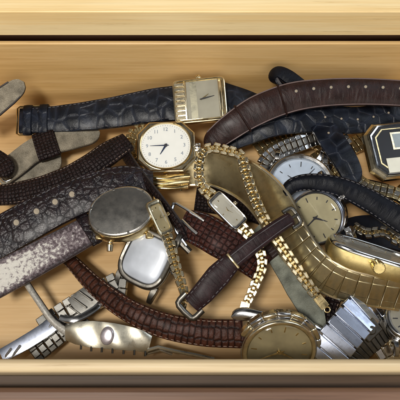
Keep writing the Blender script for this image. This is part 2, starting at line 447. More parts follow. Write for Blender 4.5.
def crown(w, parent, m, r, x, r0=1.6, ln=2.4, ang=0, z=0):
    bm = bmesh.new(); n = 36
    o = [(math.cos(2*PI*k/n)*(1 if k % 2 else .9), math.sin(2*PI*k/n)*(1 if k % 2 else .9)) for k in range(n)]
    loft(bm, [(a*r0, b*r0) for a, b in o], [(.6, -1.2), (.6, 0), (.9, .05), (1, .3), (1, ln-.3), (.85, ln), ])
    R = Matrix.Rotation(ang, 4, 'Z') @ Matrix.Translation((x, 0, z)) @ Matrix.Rotation(PI/2, 4, 'Y')
    ww = w @ Matrix.Translation(R.translation*S) @ R.to_3x3().to_4x4()
    return bmobj('crown', bm, m, parent, ww)
def lugs(w, parent, m, a, b, wid=2.6, ln=5, gap=None, h=3.0, drop=1.2, sides=(1, -1)):
    gap = gap or a*.62
    for sy in sides:
        for sx in (1, -1):
            bm = bmesh.new(); out = []
            prof = [(-2.5, h*.35), (0, h*.45), (ln*.5, h*.3), (ln*.9, -h*.05), (ln, -h*.35), (ln*.9, -h*.6), (0, -h*.5), (-2.5, -h*.5)]
            A = [bm.verts.new((sx*(gap), sy*(b+y), z-drop*.3)) for y, z in prof]
            B = [bm.verts.new((sx*(gap+wid*(1 if y < ln*.5 else .75)), sy*(b+y), z-drop*.3)) for y, z in prof]
            bm.faces.new(A); bm.faces.new(B[::-1]); k = len(prof)
            for i in range(k): bm.faces.new((A[i], A[(i+1) % k], B[(i+1) % k], B[i]))
            bmobj('lug', bm, m, parent, w, bev=.35)
def head(t, w, a, b, e=2.0, H=7, out=None, case='gold', bez='gold', dial='dial_white', marks=None, mm='gold', nums=None, hands=None, crn=(0, 1.6),
         bw=.84, glass=True, lug=True, face=True, lugw=2.4, lugl=4.5, ind=.80, back='steel_back', hm='ink', bezh=1.6):
    o = out or outline(a, b, e)
    bm = bmesh.new()
    loft(bm, o, [(.78, -H*.5), (.92, -H*.44), (.99, -H*.15), (1.0, H*.15), (.985, H*.32), (.95, H*.36)])
    cs = bmobj('case', bm, M[case], t, w)
    bm = bmesh.new()
    loft(bm, o, [(.70, -H*.5+.1), (.74, -H*.5-.5), (.72, -H*.5-.75), (.5, -H*.5-.85)], False, True)
    for k in range(6):
        an = 2*PI*k/6+.3; x, y = math.cos(an)*a*.66, math.sin(an)*b*.66
        box(bm, (x, y, -H*.5-.75), (.9, .5, .3), rot=Matrix.Rotation(an, 3, 'Z') if False else None)
    bmobj('caseback', bm, M[back], t, w)
    z0 = H*.36 + .05
    bm = bmesh.new()
    loft(bm, o, [(.97, z0), (.965, z0+bezh*.5), (.94, z0+bezh*.85), (.905, z0+bezh), (bw+.02, z0+bezh*.9), (bw, z0+bezh*.7), (bw-.01, z0-.2)], False, False)
    bmobj('bezel', bm, M[bez], t, w)
    bm = bmesh.new(); loft(bm, o, [(bw+.01, z0-.4), (bw+.01, z0+.15), (bw*.5, z0+.17)], True, True)
    dl = bmobj('dial', bm, M[dial], t, w)
    zd = z0+.2; k = ind
    if marks:
        bm = bmesh.new()
        for i in range(marks):
            an = 2*PI*i/marks; lx = 1.6 if i % (marks//4 or 1) == 0 else 1.0
            if e > 2.6:
                c, s = math.cos(an), math.sin(an); q = 1/max(abs(c), abs(s)); x, y = s*q*a*bw*k*.97, c*q*b*bw*k*.97
            else: x, y = math.sin(an)*a*bw*k, math.cos(an)*b*bw*k
            box(bm, (x, y, zd+.1), (.45, a*.12*lx*.8, .22), rot=Matrix.Rotation(-an, 3, 'Z'))
        bmobj('hour_markers', bm, M[mm], dl, w)
    if nums:
        bm = bmesh.new()
        for i, s in nums:
            an = 2*PI*i/12
            text_bm(bm, s, a*.21, math.sin(an)*a*bw*k, math.cos(an)*b*bw*k, zd+.03)
        bmobj('numerals', bm, M['ink'], dl, w, smooth=False)
    if hands:
        for nm, an, ln, wd, zz in (('hour_hand', hands[0], a*.42, a*.035, .5), ('minute_hand', hands[1], a*.62, a*.025, .75)):
            bm = bmesh.new(); hand(bm, math.radians(an), ln, wd, zd+zz); bmobj(nm, bm, M[hm], t, w, smooth=False)
        bm = bmesh.new(); cyl(bm, (0, 0, zd), (0, 0, zd+1.2), a*.05, n=14); bmobj('hand_pin', bm, M[hm], t, w)
    if glass:
        bm = bmesh.new()
        loft(bm, o, [(bw, z0+bezh*.55), (bw-.02, z0+bezh*.95), (bw*.8, z0+bezh*1.15), (bw*.5, z0+bezh*1.3), (bw*.15, z0+bezh*1.36)], False, True)
        bmobj('crystal', bm, M['crystal'], t, w, sharp=60)
    if crn: crown(w, t, M[case], 1, a*1.0+.4, crn[1], crn[1]*1.35, math.radians(crn[0]), crn[2] if len(crn) > 2 else 0)
    if lug: lugs(w, t, M[case], a, b*.93, lugw, lugl, h=H*.6)
    return cs
def place_links(fr, proto_bms, pitch, parent, d0=0, d1=None, name='link', bev=.25, scale_w=True, off=0):
    """copies of one link mesh along the path; the mesh is unit width in x"""
    d = d0+pitch/2; d1 = d1 or fr[-1].d; first = None; made = []
    while d < d1:
        f = at(fr, d); w = fmat(f, off)
        if scale_w: w = w @ Matrix.Diagonal((f.w/10, 1, 1, 1))
        if first is None:
            bm, mats = proto_bms
            o = bmobj(name, bm, mats, parent, w, bev=bev); first = o
        else:
            o = first.copy(); link(o, parent, w)
        made.append(o); d += pitch
    return made
def link_three(pitch, h, m1, m2):      # 10 wide: two outer blocks and a centre block
    bm = bmesh.new()
    box(bm, (-3.55, 0, 0), (2.75, pitch*.9, h)); box(bm, (3.55, 0, 0), (2.75, pitch*.9, h))
    box(bm, (0, pitch*.5*.0, .12), (3.9, pitch*.82, h*1.05), 1)
    box(bm, (0, pitch*.35, -.1), (9.2, pitch*.3, h*.5))
    return bm, [M[m1], M[m2]]
def link_block(pitch, h, m1):
    bm = bmesh.new(); box(bm, (0, 0, 0), (10, pitch*.88, h)); box(bm, (0, pitch*.45, -h*.1), (8.6, pitch*.4, h*.5)); return bm, [M[m1]]
def link_nugget(pitch, h, m1, m2=None):    # a small faceted jewellery link with two side knobs
    bm = bmesh.new()
    box(bm, (0, 0, 0), (7.0, pitch*.5, h)); 
    for sx in (-1, 1):
        box(bm, (sx*3.2, 0, .1), (3.0, pitch*.86, h*1.15), 1 if m2 else 0, rot=Matrix.Rotation(sx*.2, 3, 'Z'))
    box(bm, (0, pitch*.5, -.1), (3.2, pitch*.55, h*.55))
    return bm, [M[m1]]+([M[m2]] if m2 else [])

# ================================================================== the drawer
def slab(name, x0, x1, y0, y1, z0, z1, m, parent=None, bev=.8, **k):
    bm = bmesh.new(); box(bm, ((x0+x1)/2, (y0+y1)/2, (z0+z1)/2), (x1-x0, y1-y0, z1-z0))
    o = bmobj(name, bm, m, parent, sharp=40, bev=bev)
    return o
XL, XR, YF, YB, HB = -150, 150, -75, 75, 51
dr = thing('wooden_drawer', 'shallow pale maple drawer with thin rims, filled with a jumble of old watches', 'drawer', Vector((0, 0, 0)))
slab('bottom_board', XL+3, XR-3, YF-6, YB+3, -6, 0, M['maple_floor'], dr, 0)
slab('back_panel', XL, XR, YB, YB+2.2, -6, HB, M['maple'], dr, .6)
slab('front_panel', XL, XR, YF-4.7, YF, -6, HB, M['maple_rim'], dr, 1.8)
slab('side_panel', XL-6, XL, YF-4.7, YB+2.2, -6, HB, M['maple'], dr, .8)
slab('side_panel', XR, XR+6, YF-4.7, YB+2.2, -6, HB, M['maple'], dr, .8)
s = slab('desk_rail', -260, 260, YB+1.2, YB+120, HB+4.4, HB+19.6, M['maple_top'], None, .5); s['kind'] = 'structure'
s = slab('cabinet_frame', -260, 260, YB+8, YB+120, -12, HB+4.2, M['walnut'], None, 0); s['kind'] = 'structure'
s = slab('cabinet_interior', -260, 260, -160, YB+120, -22, -12.2, M['walnut'], None, 0); s['kind'] = 'structure'
s = slab('gap_shade_strip', -260, 260, YF-9.5, YF-4.9, -12, HB-12, M['gap_shade'], None, 0); s['kind'] = 'structure'  # filler board added in the front gap, coloured dark as its shade
s = slab('drawer_front', -260, 260, YF-60, YF-9.7, -12, HB-3.0, M['walnut'], None, 1.8); s['kind'] = 'structure'

# ================================================================== the watches
def WP(u, v, z): return P(u, v, z)

# 1 gold rectangular watch on blue-black crocodile strap, leaning on the back of the drawer
t = thing('wristwatch', 'gold rectangular wristwatch with silver dial on a glossy blue-black crocodile strap', 'watch', P(199, 110, 0))
w1 = headmat(200, 101, 27, (-.08, .12), 95)
px = PX(P(200, 101, 27))
a, b = 26.5*px, 22.5*px
bm = bmesh.new(); o = outline(a, b, 14)
loft(bm, o, [(.9, -3), (.97, -2.6), (1, -1), (1, 1.4), (.985, 1.9), (.96, 2.1)]); bmobj('case', bm, M['gold_pale'], t, w1)
bm = bmesh.new()
loft(bm, o, [(.95, 2.0), (.945, 2.7), (.93, 3.0), (.88, 3.0), (.87, 2.7), (.865, 2.2)], False, False)
bmobj('bezel', bm, M['gold'], t, w1)
bm = bmesh.new()
for k in range(8):      # ribbed gold shoulder at the left
    y = -b*.86 + (k+.5)*b*1.72/8
    box(bm, (-a*.75, y, 2.5), (a*.36, b*1.72/8*.72, 1.1))
box(bm, (-a*.5, 0, 2.4), (.5, b*1.7, 1.2)); box(bm, (a*.84, 0, 2.6), (.5, b*1.75, 1.0)); box(bm, (a*.74, 0, 2.5), (.5, b*1.75, .8))
bmobj('ribbed_shoulder', bm, M['gold_pale'], t, w1, bev=.2)
bm = bmesh.new(); box(bm, (a*.12, 0, 2.15), (a*1.2, b*1.7, .3)); dl = bmobj('dial', bm, M['dial_silver'], t, w1, smooth=False)
bm = bmesh.new()
box(bm, (-a*.22, 0, 2.36), (a*.25, b*1.7, .1))
bmobj('dial_stripe', bm, M['pearl'], dl, w1, smooth=False)
for nm, an, ln in (('hour_hand', 55, 4.2), ('minute_hand', 80, 6.5)):
    bm = bmesh.new(); hand(bm, math.radians(an), ln, .42, 2.45+(.2 if ln > 5 else 0)); bmobj(nm, bm, M['ink'] if ln > 5 else M['gold'], t, w1 @ Matrix.Translation((a*.1*S, b*.02*S, 0)), smooth=False)
bm = bmesh.new(); box(bm, (a*.12, 0, 2.95), (a*1.2, b*1.7, .25)); bmobj('crystal', bm, M['crystal'], t, w1, smooth=False)
crown(w1, t, M['gold'], 1, b+.2, 1.5, 2.0, PI/2)
fr = path([(20, 121, 13, 26), (60, 119, 15, 28), (110, 113, 18, 32), (150, 106, 22, 35), (177, 103, 25, 37)], (0, .15))
st = ribbon('strap', fr, t, M['croc_navy'], th=2.2, crown=1.2, end_flat=6)
stitches(fr, t, M['thread_dark'], 2.2, 1.0, .86)
keeper(fr, 5, t, M['croc_navy'], 2.2, 1.0, 5); keeper(fr, 14, t, M['croc_navy'], 2.2, 1.0, 5)
bm = bmesh.new(); f = fr[0]
tube(bm, [f.p + f.B*(f.w*.56) + f.T*14, f.p+f.B*(f.w*.57), f.p - f.T*1.6 + f.B*(f.w*.5), f.p - f.T*1.6 - f.B*(f.w*.5), f.p-f.B*(f.w*.57), f.p-f.B*(f.w*.56)+f.T*8], .55, 10)
bmobj('buckle', bm, M['gold'], t)
fr = path([(222, 100, 24, 38), (242, 104, 22, 32), (262, 110, 18, 28), (300, 122, 12, 26)], (0, .2))
ribbon('strap', fr, t, M['croc_navy'], th=2.2, crown=1.2, end_flat=6)

# 2 white round-dial watch in gold eight-sided case
t = thing('wristwatch', 'gold eight-sided wristwatch with white Arabic-numeral dial, gold chain at its left', 'watch', P(166, 150, 0))
w2 = headmat(166, 147, 23, (0, .22), 92); px = PX(P(166, 147, 23))
a, b = 29*px, 26*px
oc = octo(a, b, a*.42)
bm = bmesh.new(); loft(bm, oc, [(.82, -4), (.97, -3.2), (1, -2.6), (1, .6), (.96, 1.0), (.93, 1.8)]); bmobj('case', bm, M['gold_pale'], t, w2, sharp=25)
ro = outline(25.5*px, 23.8*px, 2.15)
bm = bmesh.new(); loft(bm, ro, [(1.03, 1.5), (1.03, 2.4), (1.0, 2.8), (.965, 2.6), (.955, 1.9)], False, False); bmobj('bezel', bm, M['gold'], t, w2)
bm = bmesh.new(); loft(bm, ro, [(.965, 1.6), (.965, 2.1), (.4, 2.12)]); dl = bmobj('dial', bm, M['dial_white'], t, w2)
bm = bmesh.new()
for i in range(1, 13):
    an = 2*PI*i/12; text_bm(bm, str(i), 2.7, math.sin(an)*25*px*.74, math.cos(an)*23*px*.74, 2.17)
bmobj('numerals', bm, plain('grey blue print', (.22, .26, .33), .5), dl, w2, smooth=False)
bm = bmesh.new()
for i in range(60):
    an = 2*PI*i/60; box(bm, (math.sin(an)*25*px*.92, math.cos(an)*23*px*.92, 2.17), (.12, .5, .06), rot=Matrix.Rotation(-an, 3, 'Z'))
bmobj('minute_track', bm, M['ink'], dl, w2, smooth=False)
for nm, an, ln, wd in (('hour_hand', 212, 5.4, .5), ('minute_hand', 270, 8.0, .28)):
    bm = bmesh.new(); hand(bm, math.radians(an), ln, wd, 2.5+(.3 if ln > 7 else 0)); bmobj(nm, bm, plain('blued steel hand', (.03, .05, .12), .3, .5), t, w2, smooth=False)
bm = bmesh.new(); cyl(bm, (0, 0, 2), (0, 0, 3.2), .75, n=16); bmobj('hand_pin', bm, M['ink'], t, w2)
bm = bmesh.new(); loft(bm, ro, [(.96, 2.4), (.95, 2.9), (.7, 3.3), (.3, 3.5)], False, True); bmobj('crystal', bm, M['crystal'], t, w2, sharp=60)
crown(w2, t, M['steel'], 1, a+.2, 1.5, 2.6)
for k in range(3):       # open gold bars of the bracelet end below the case
    fr = path([(143+k*2, 177+k*5, 17-k*2, 5), (166, 178+k*5, 17-k*2, 5), (190-k, 176+k*5, 17-k*2, 5)])
    ribbon('bracelet_bar', fr, t, M['gold'] if k != 1 else M['gold_old'], M['gold_old'], M['gold'], 1.6, .4)
for x in (-1, 0, 1):
    fr = path([(166+x*16, 174, 17, 5), (166+x*14, 190, 11, 5)])
    ribbon('bracelet_bar', fr, t, M['gold'], M['gold'], M['gold'], 1.6, .4)
fr = path([(146, 128, 16, 13), (136, 131, 15, 13), (131, 142, 14, 13), (131, 155, 13, 13), (137, 168, 12, 13)], (-.2, .2))
place_links(fr, link_nugget(2.9, 2.2, 'gold'), 2.9, t)

# 3 wide brown padded strap with pale holes
t = thing('watch_strap', 'wide worn reddish-brown padded strap with pale holes, arching below the rear wall', 'watch strap', P(300, 110, 0))
fr = path([(206, 147, 18, 20), (228, 129, 26, 26), (256, 111, 31, 30), (290, 98, 34, 30), (325, 93, 35, 28), (365, 92, 35, 27), (408, 94, 35, 26)], (0, -.02))
ribbon('strap', fr, t, M['brown_pad'], M['lining_grey'], th=2.6, crown=1.6, tip0=True, m=18)
edge_line(fr, t, plain('paler burnished leather edge', (.13, .09, .085), .4), 2.6, 1.5, .93, .35, 6)
tot = fr[-1].d; HS = 1 if fr[5].B.y > 0 else -1
for k in range(7): hole(fr, tot-5-k*8.7, t, 2.6, 1.6, .3*HS, .75)
keeper(fr, 24, t, M['brown_pad'], 2.6, 1.4, 1.2, .5, 'seam_band'); keeper(fr, 46, t, M['brown_pad'], 2.6, 1.4, 1.0, .4, 'seam_band')

# 4 black strap with holes behind and below it
t = thing('watch_strap', 'blue-black leather strap with small holes, half hidden below the wide brown one', 'watch strap', P(330, 125, 0))
fr = path([(215, 147, 14, 20), (245, 133, 18, 26), (280, 121, 22, 29), (320, 118, 23, 29), (360, 120, 23, 27), (408, 108, 24, 25)], (0, .1))
ribbon('strap', fr, t, M['croc_navy'], th=2.2, crown=.8, tip0=True)
tot = fr[-1].d
for k in range(5): hole(fr, tot-12-k*8.4, t, 2.2, .8, 0, .55)

# 4b black strap tail pointing down
t = thing('watch_strap', 'black leather strap tail pointing down between the steel bracelet and the gold square watch', 'watch strap', P(340, 155, 0))
fr = path([(320, 122, 22, 24), (333, 142, 23, 26), (346, 162, 22, 25), (356, 184, 19, 20)], (0, .2))
ribbon('strap', fr, t, M['croc_navy'], th=2.0, crown=.5, tip1=True)
hole(fr, 9, t, 2.0, .5, 0, .6)

# 5 black loop standing up above the brown strap
t = thing('watch_strap', 'short black leather loop standing up above the brown strap, against the drawer back', 'watch strap', P(290, 85, 0))
fr = path([(312, 96, 29, 13, 0), (300, 86, 35, 14, 5), (288, 77, 38, 14, 10), (278, 73, 39, 13, 30), (274, 78, 37, 12, 70), (284, 86, 35, 12, 120), (300, 95, 32, 12, 160)], (0, -.1), step=.35)
ribbon('strap', fr, t, M['black'], M['black'], th=2.4, crown=.6)

# 6 gold square digital watch at the right
t = thing('wristwatch', 'gold-framed square digital wristwatch with black panel and grey display at the right edge', 'watch', P(392, 150, 0))
w6 = headmat(402, 150, 24, (.05, .3), 96); px = PX(P(402, 150, 24))
a, b = 37*px, 30*px
oc = octo(a, b, a*.3)
bm = bmesh.new(); loft(bm, oc, [(.85, -4), (.97, -3), (1, -1.5), (.99, 1), (.93, 2.2), (.9, 2.4)]); bmobj('case', bm, M['gold_pale'], t, w6, sharp=25)
bm = bmesh.new(); loft(bm, oc, [(.90, 2.2), (.895, 3), (.86, 3.2), (.82, 3.0), (.815, 2.3)], False, False); bmobj('bezel', bm, M['steel'], t, w6, sharp=25)
bm = bmesh.new(); loft(bm, oc, [(.83, 2.2), (.83, 2.7), (.4, 2.72)]); dl = bmobj('dial', bm, M['dial_black'], t, w6, smooth=False)
bm = bmesh.new(); loft(bm, oc, [(.74, 2.7), (.735, 2.95), (.70, 2.95), (.695, 2.7)], False, False); bmobj('inner_frame', bm, M['gold'], dl, w6, sharp=25)
bm = bmesh.new(); box(bm, (a*.12, b*.28, 2.85), (a*.86, b*.62, .3)); bmobj('display_frame', bm, M['gold_pale'], dl, w6, bev=.1)
bm = bmesh.new(); box(bm, (a*.12, b*.28, 3.05), (a*.74, b*.48, .1)); bmobj('display', bm, M['lcd'], dl, w6, smooth=False)
bm = bmesh.new(); box(bm, (a*.0, -b*.56, 3.0), (a*1.15, b*.5, .6)); bmobj('face_plate', bm, M['ivory'], dl, w6, bev=.15)
fr = path([(392, 122, 20, 40), (384, 112, 14, 38), (372, 108, 8, 34)])
place_links(fr, link_three(3.4, 2.4, 'gold_pale', 'gold'), 3.4, t)
fr = path([(404, 182, 20, 42), (408, 196, 14, 42), (410, 212, 9, 42)])
place_links(fr, link_three(3.4, 2.4, 'gold_pale', 'gold'), 3.4, t)

# 7 steel bracelet watch, pale blue dial
t = thing('wristwatch', 'chunky steel bracelet wristwatch with pale blue dial, coiled on its link bracelet', 'watch', P(298, 180, 0))
w7 = headmat(299, 185, 15, (-.1, .2), 85); px = PX(P(300, 190, 15))
head(t, w7, 34*px, 31*px, 2, 8, case='steel', bez='steel', dial='dial_blue', marks=12, mm='steel', hands=(300, 40), bw=.80, crn=(5, 1.8), lugw=3, hm='ink', bezh=2.2)
fr = path([(268, 187, 11, 15), (263, 172, 12, 16), (268, 160, 13, 17), (282, 150, 14, 17), (300, 143, 15, 17), (318, 137, 15, 17), (336, 136, 14, 17), (345, 146, 13, 16)], (-.1, .0))
place_links(fr, link_three(3.1, 2.6, 'steel', 'steel_dull'), 3.1, t)
fr = path([(318, 170, 17, 20), (326, 160, 18, 19), (330, 148, 17, 18), (326, 136, 15, 17), (312, 126, 12, 17), (296, 128, 10, 17)], (.1, .1))
place_links(fr, link_three(3.1, 2.6, 'steel', 'steel_dull'), 3.1, t)

# 8 thick plain black strap curving over the right side
t = thing('watch_strap', 'thick plain black strap curving from the pale blue dial to the right edge', 'watch strap', P(350, 205, 0))
fr = path([(285, 196, 27, 12), (292, 186, 29, 15), (310, 182, 31, 17), (340, 187, 31, 20), (370, 201, 29, 23), (408, 225, 26, 26)], (0, -.05))
ribbon('strap', fr, t, M['black'], th=2.6, crown=1.8, tip0=True)
stitches(fr, t, M['thread_dark'], 2.6, 1.6, .86, 6)

# 9 cream round watch
t = thing('wristwatch', 'round steel wristwatch with aged cream dial, tucked below the thick plain black strap', 'watch', P(320, 215, 0))
w9 = headmat(318, 217, 19, (-.62, -.12), 120); px = PX(P(318, 217, 19))
head(t, w9, 30*px, 28*px, 2, 9, case='steel', bez='steel_blue', dial='dial_cream', marks=12, mm='ink', hands=(130, 250), bw=.86, crn=(15, 1.7), lugw=3.2, lugl=7, bezh=1.5)
fr = path([(334, 196, 17, 24), (352, 190, 12, 28), (380, 196, 9, 30), (405, 206, 7, 30)])
ribbon('strap', fr, t, M['black'], th=2.4, crown=1.0)
fr = path([(340, 238, 14, 30), (360, 232, 12, 34), (385, 232, 10, 36), (408, 236, 9, 38)])
ribbon('strap', fr, t, M['black'], th=2.4, crown=1.0)

# 10 large gold watch on a broad flat gold band
t = thing('wristwatch', 'large gold wristwatch standing on edge with broad smooth gold band sweeping up to the left', 'watch', P(345, 270, 0))
fr = path([(186, 168, 15, 34), (215, 168, 17, 38), (248, 182, 20, 42), (272, 205, 22, 44), (290, 236, 23, 42), (312, 264, 24, 38), (345, 284, 23, 36), (408, 296, 22, 34)], (-.45, -.35))
ribbon('band', fr, t, M['gold_old'], M['gold_old'], M['gold_pale'], th=1.3, crown=.0, wob=.05)
edge_line(fr, t, M['gold_pale'], 1.3, 0, .99, .8, both=True)  # pale gold tube stands in for the bright highlight along the band edge
place_links(fr, (lambda b_: (box(b_, (0, 0, 0), (9.3, 5.9, .9)), box(b_, (0, 0, .15), (5.2, 5.9, .95)), (b_, [M['gold_old']]))[2])(bmesh.new()), 6.3, t, d0=58, name='link', bev=.3, off=.75)
w10 = headmat(370, 259, 27, (1.0, 3.2), -17); px = PX(P(370, 259, 27))
head(t, w10, 22*px, 46*px, 3.2, 9, case='gold_side', bez='steel', dial='dial_silver', marks=12, mm='gold', crn=(0, 2.8, 1.5), lug=False, bw=.86, bezh=1.6, back='gold_side')
w = W[[o for o in t.children if o.name.startswith('crown')][0].name]

# 11 slim gold bracelet watch, rectangular silver dial
t = thing('wristwatch', 'slim gold ladies bracelet wristwatch with narrow rectangular silver dial, looped in the middle', 'watch', P(228, 215, 0), None)
w11 = headmat(227, 211, 29, (.05, .15), 134); px = PX(P(227, 211, 29))
head(t, w11, 9.5*px, 21*px, 7, 5, case='gold_pale', bez='steel', dial='dial_silver', marks=4, mm='gold', hands=(20, 160), crn=(0, .9), bw=.80, lug=False, bezh=1.0, hm='gold')
nug = link_nugget(3.9, 2.4, 'gold', 'gold_pale')
fr = path([(213, 197, 29, 13), (202, 186, 29, 12), (199, 170, 30, 11), (202, 154, 31, 11), (212, 148, 32, 11), (228, 151, 32, 11), (240, 155, 32, 11), (245, 170, 31, 12), (252, 192, 30, 12), (262, 215, 30, 12), (276, 238, 28, 12), (292, 262, 26, 12), (306, 282, 24, 12), (318, 298, 22, 12)], (-.1, .15))
pl = place_links(fr, nug, 3.9, t, bev=.55)
fr = path([(240, 226, 28, 13), (250, 236, 27, 13), (259, 250, 25, 12), (262, 266, 23, 11), (256, 282, 21, 11), (250, 296, 19, 10), (246, 304, 18, 9)], (-.1, .15))
place_links(fr, link_nugget(3.6, 2.4, 'gold', 'gold_pale'), 3.6, t, bev=.5)

for (u, v, z, an) in ((244, 309, 18, 75), (321, 302, 21, 128)):
    wl = headmat(u, v, z, (-.1, .2), an); bm = bmesh.new(); box(bm, (0, 0, 0), (4.2, 6.2, 1.5)); box(bm, (0, 1.2, .9), (2.6, 2.4, .6)); tube(bm, [(math.cos(q*PI/6)*1.3, -4.2+math.sin(q*PI/6)*1.3, 0) for q in range(12)], .35, 8, closed=True)
    bmobj('clasp', bm, M['gold'], t, wl, bev=.3)

# 12 second slim gold bracelet watch
t = thing('wristwatch', 'slim gold ladies bracelet wristwatch hanging beside the round silver caseback, tiny brown dial', 'watch', P(160, 240, 0))
w12 = headmat(159, 218, 27, (.3, .1), 115); px = PX(P(159, 218, 27))
head(t, w12, 8*px, 19*px, 6, 5, case='gold', bez='gold_pale', dial='dial_champ', marks=4, mm='gold', hands=(30, 100), crn=(0, .9), bw=.72, lug=False, bezh=1.1, hm='gold')
fr = path([(152, 203, 27, 11), (150, 199, 25, 11), (158, 196, 22, 11)], (.2, .1))
place_links(fr, link_nugget(3.0, 1.9, 'gold', 'gold_pale'), 3.0, t)
fr = path([(166, 234, 26, 12), (171, 248, 25, 12), (175, 264, 23, 12), (180, 280, 21, 11), (184, 294, 19, 10), (182, 306, 17, 9)], (.2, .15))
place_links(fr, link_nugget(3.6, 2.4, 'gold', 'gold_pale'), 3.6, t, bev=.5)

# 13 dark lizard strap arc and 13b the lined strap loop
t = thing('watch_strap', 'curved dark brown lizard strap arching from the left edge up to the gold chain', 'watch strap', P(70, 175, 0))
fr = path([(-10, 196, 18, 20), (20, 193, 20, 23), (55, 184, 23, 25), (85, 170, 25, 26), (108, 154, 26, 25), (128, 142, 25, 20)], (0, .25))
ribbon('strap', fr, t, M['croc_brown'], M['lining_grey'], th=2.4, crown=1.5, m=18)
stitches(fr, t, M['thread_tan'], 2.4, 1.3, .84, 1, pitch=2.0, r=.17)

t = thing('watch_strap', 'grey-lined brown strap bent in a loop, with small steel buckle, at the left edge', 'watch strap', P(40, 160, 0))
fr = path([(-2, 178, 7, 26), (14, 166, 9, 27), (32, 152, 11, 27), (50, 144, 12, 26), (75, 138, 12, 24), (100, 133, 11, 20)], (-.1, .35))
ribbon('strap', fr, t, M['lining_grey'], M['croc_brown'], M['edge_dark'], th=2.0, crown=.2, tip1=True)
keeper(fr, 31, t, M['croc_brown'], 2.0, .3, 12, 1.2)
f = at(fr, 8); buckle(f, t, M['steel'], 9, 6, .7, flip=-1)
fr = path([(8, 184, 4, 22), (30, 176, 6, 26), (50, 166, 7, 22), (52, 152, 6, 16)], (0, .3))
ribbon('strap_tail', fr, t, M['lining_grey'], M['croc_brown'], M['edge_dark'], th=2.0, crown=.2)
fr = path([(-6, 158, 14, 20), (3, 166, 14, 22), (8, 178, 13, 20)], (0, .3))
ribbon('strap_end', fr, t, M['croc_brown'], th=2.2, crown=.8, tip1=True)

# 14 broad violet-brown crocodile strap with holes
t = thing('watch_strap', 'broad glossy violet-brown crocodile strap with pale holes, leaving at the left edge', 'watch strap', P(60, 215, 0))
fr = path([(-12, 244, 20, 42), (20, 226, 23, 42), (55, 207, 25, 40), (90, 192, 26, 38), (125, 182, 26, 34), (152, 184, 22, 26)], (0, .25))
ribbon('strap', fr, t, M['croc_violet'], M['lining_grey'], th=2.6, crown=1.2, m=20)
stitches(fr, t, M['thread_dark'], 2.6, 1.1, .88)
for d in (17, 27.5, 37, 45.5): hole(fr, d, t, 2.6, 1.1, .15, 1.35, rx=1.15)

# 16 + 15 face-down gold watch with printed suede lining
t = thing('wristwatch', 'face-down gold wristwatch with mirror steel caseback and white strap lining in worn violet print', 'watch', P(110, 225, 0))
w16 = headmat(123, 214, 24, (-.10, .45), 283)
w16 = w16 @ Matrix.Rotation(PI, 4, 'Y'); px = PX(P(122, 213, 24))
cs = head(t, w16, 36*px, 29*px, 2.1, 7, case='gold', bez='gold', dial='dial_white', crn=None, lug=False)
wl = headmat(110, 244, 22, (0, .2), 90); bm = bmesh.new(); cyl(bm, (0, 3.5, 0), (0, 0, 0), 1.1, n=20); cyl(bm, (0, 0, 0), (0, -3.6, 0), 1.6, 1.4, n=20); bmobj('crown', bm, M['gold_pale'], t, wl, bev=.35)
for u, v in ((100, 237), (150, 236), (143, 190)):
    wl = headmat(u, v, 22, (0, .3), 90); bm = bmesh.new(); box(bm, (0, 0, 0), (4, 3.4, 4)); bmobj('lug', bm, M['gold'], t, wl, bev=.7)
# polished back disc: slightly domed
bm = bmesh.new(); oo = outline(33*px, 26.2*px, 2.1)
loft(bm, oo, [(1, -3.4), (.995, -4.1), (.97, -4.5), (.93, -4.62), (.925, -4.5), (.91, -4.5), (.905, -4.66), (.6, -4.95), (.3, -5.1), (.08, -5.13)], False, True)
for k in range(6):
    an = 2*PI*k/6+.4; box(bm, (math.cos(an)*31*px, math.sin(an)*24.5*px, -4.45), (1.1, 1.1, .5), rot=Matrix.Rotation(an, 3, 'Z'))
bmobj('caseback_disc', bm, M['steel_back'], t, w16, sharp=60)
fr = path([(-14, 286, 19, 36), (20, 268, 21, 35), (55, 249, 22, 33), (86, 232, 22, 30), (98, 225, 21, 27)], (0, .3))
ribbon('strap', fr, t, M['suede_print'], M['croc_violet'], plain('grey cut leather edge', (.16, .14, .15), .6), th=2.4, crown=.3, m=16)
stitches(fr, t, M['thread_dark'], 2.4, .3, .88, pitch=2.2)
keeper(fr, fr[-1].d-4.5, t, M['croc_violet'], 2.4, .4, 6, .9)

t = thing('watch_strap', 'narrow dark strap on its edge, running down between the round caseback and the white dial', 'watch strap', P(150, 190, 0))
fr = path([(124, 152, 22, 12, 50), (140, 175, 24, 12, 50), (158, 198, 25, 12, 50), (176, 222, 24, 12, 50), (186, 240, 20, 12, 50)], (0, .2))
ribbon('strap', fr, t, M['croc_brown'], M['edge_dark'], M['edge_dark'], th=2.0, crown=.6)

# 17 steel bracelet watch
t = thing('wristwatch', 'steel wristwatch with blank white reflecting face in dark case, bracelet running to lower left', 'watch', P(146, 262, 0))
w17 = headmat(148, 259, 17, (-.2, .2), 66); px = PX(P(147, 259, 17))
head(t, w17, 27*px, 29*px, 3.0, 7, case='dark_metal', bez='dark_metal', dial='dial_black', crn=(0, 1.6), bw=.80, lug=True, lugw=3.2, lugl=6, glass=False)
bm = bmesh.new(); loft(bm, outline(21*px, 22.5*px, 3.6), [(1, 2.4), (.99, 3.5), (.95, 3.75), (.6, 3.95), (.3, 4.0)], False, True)
bmobj('face_cover', bm, plain('pale reflecting face', (.45, .48, .53), .3, .1, .2, 90, .5), t, w17, sharp=60)
fr = path([(128, 284, 12, 24), (118, 284, 11, 24), (104, 292, 9, 26), (84, 303, 7, 27), (62, 317, 6, 27), (44, 330, 6, 27)], (-.1, .3))
place_links(fr, link_three(4.6, 2.8, 'steel_dull', 'steel_dull'), 4.6, t)
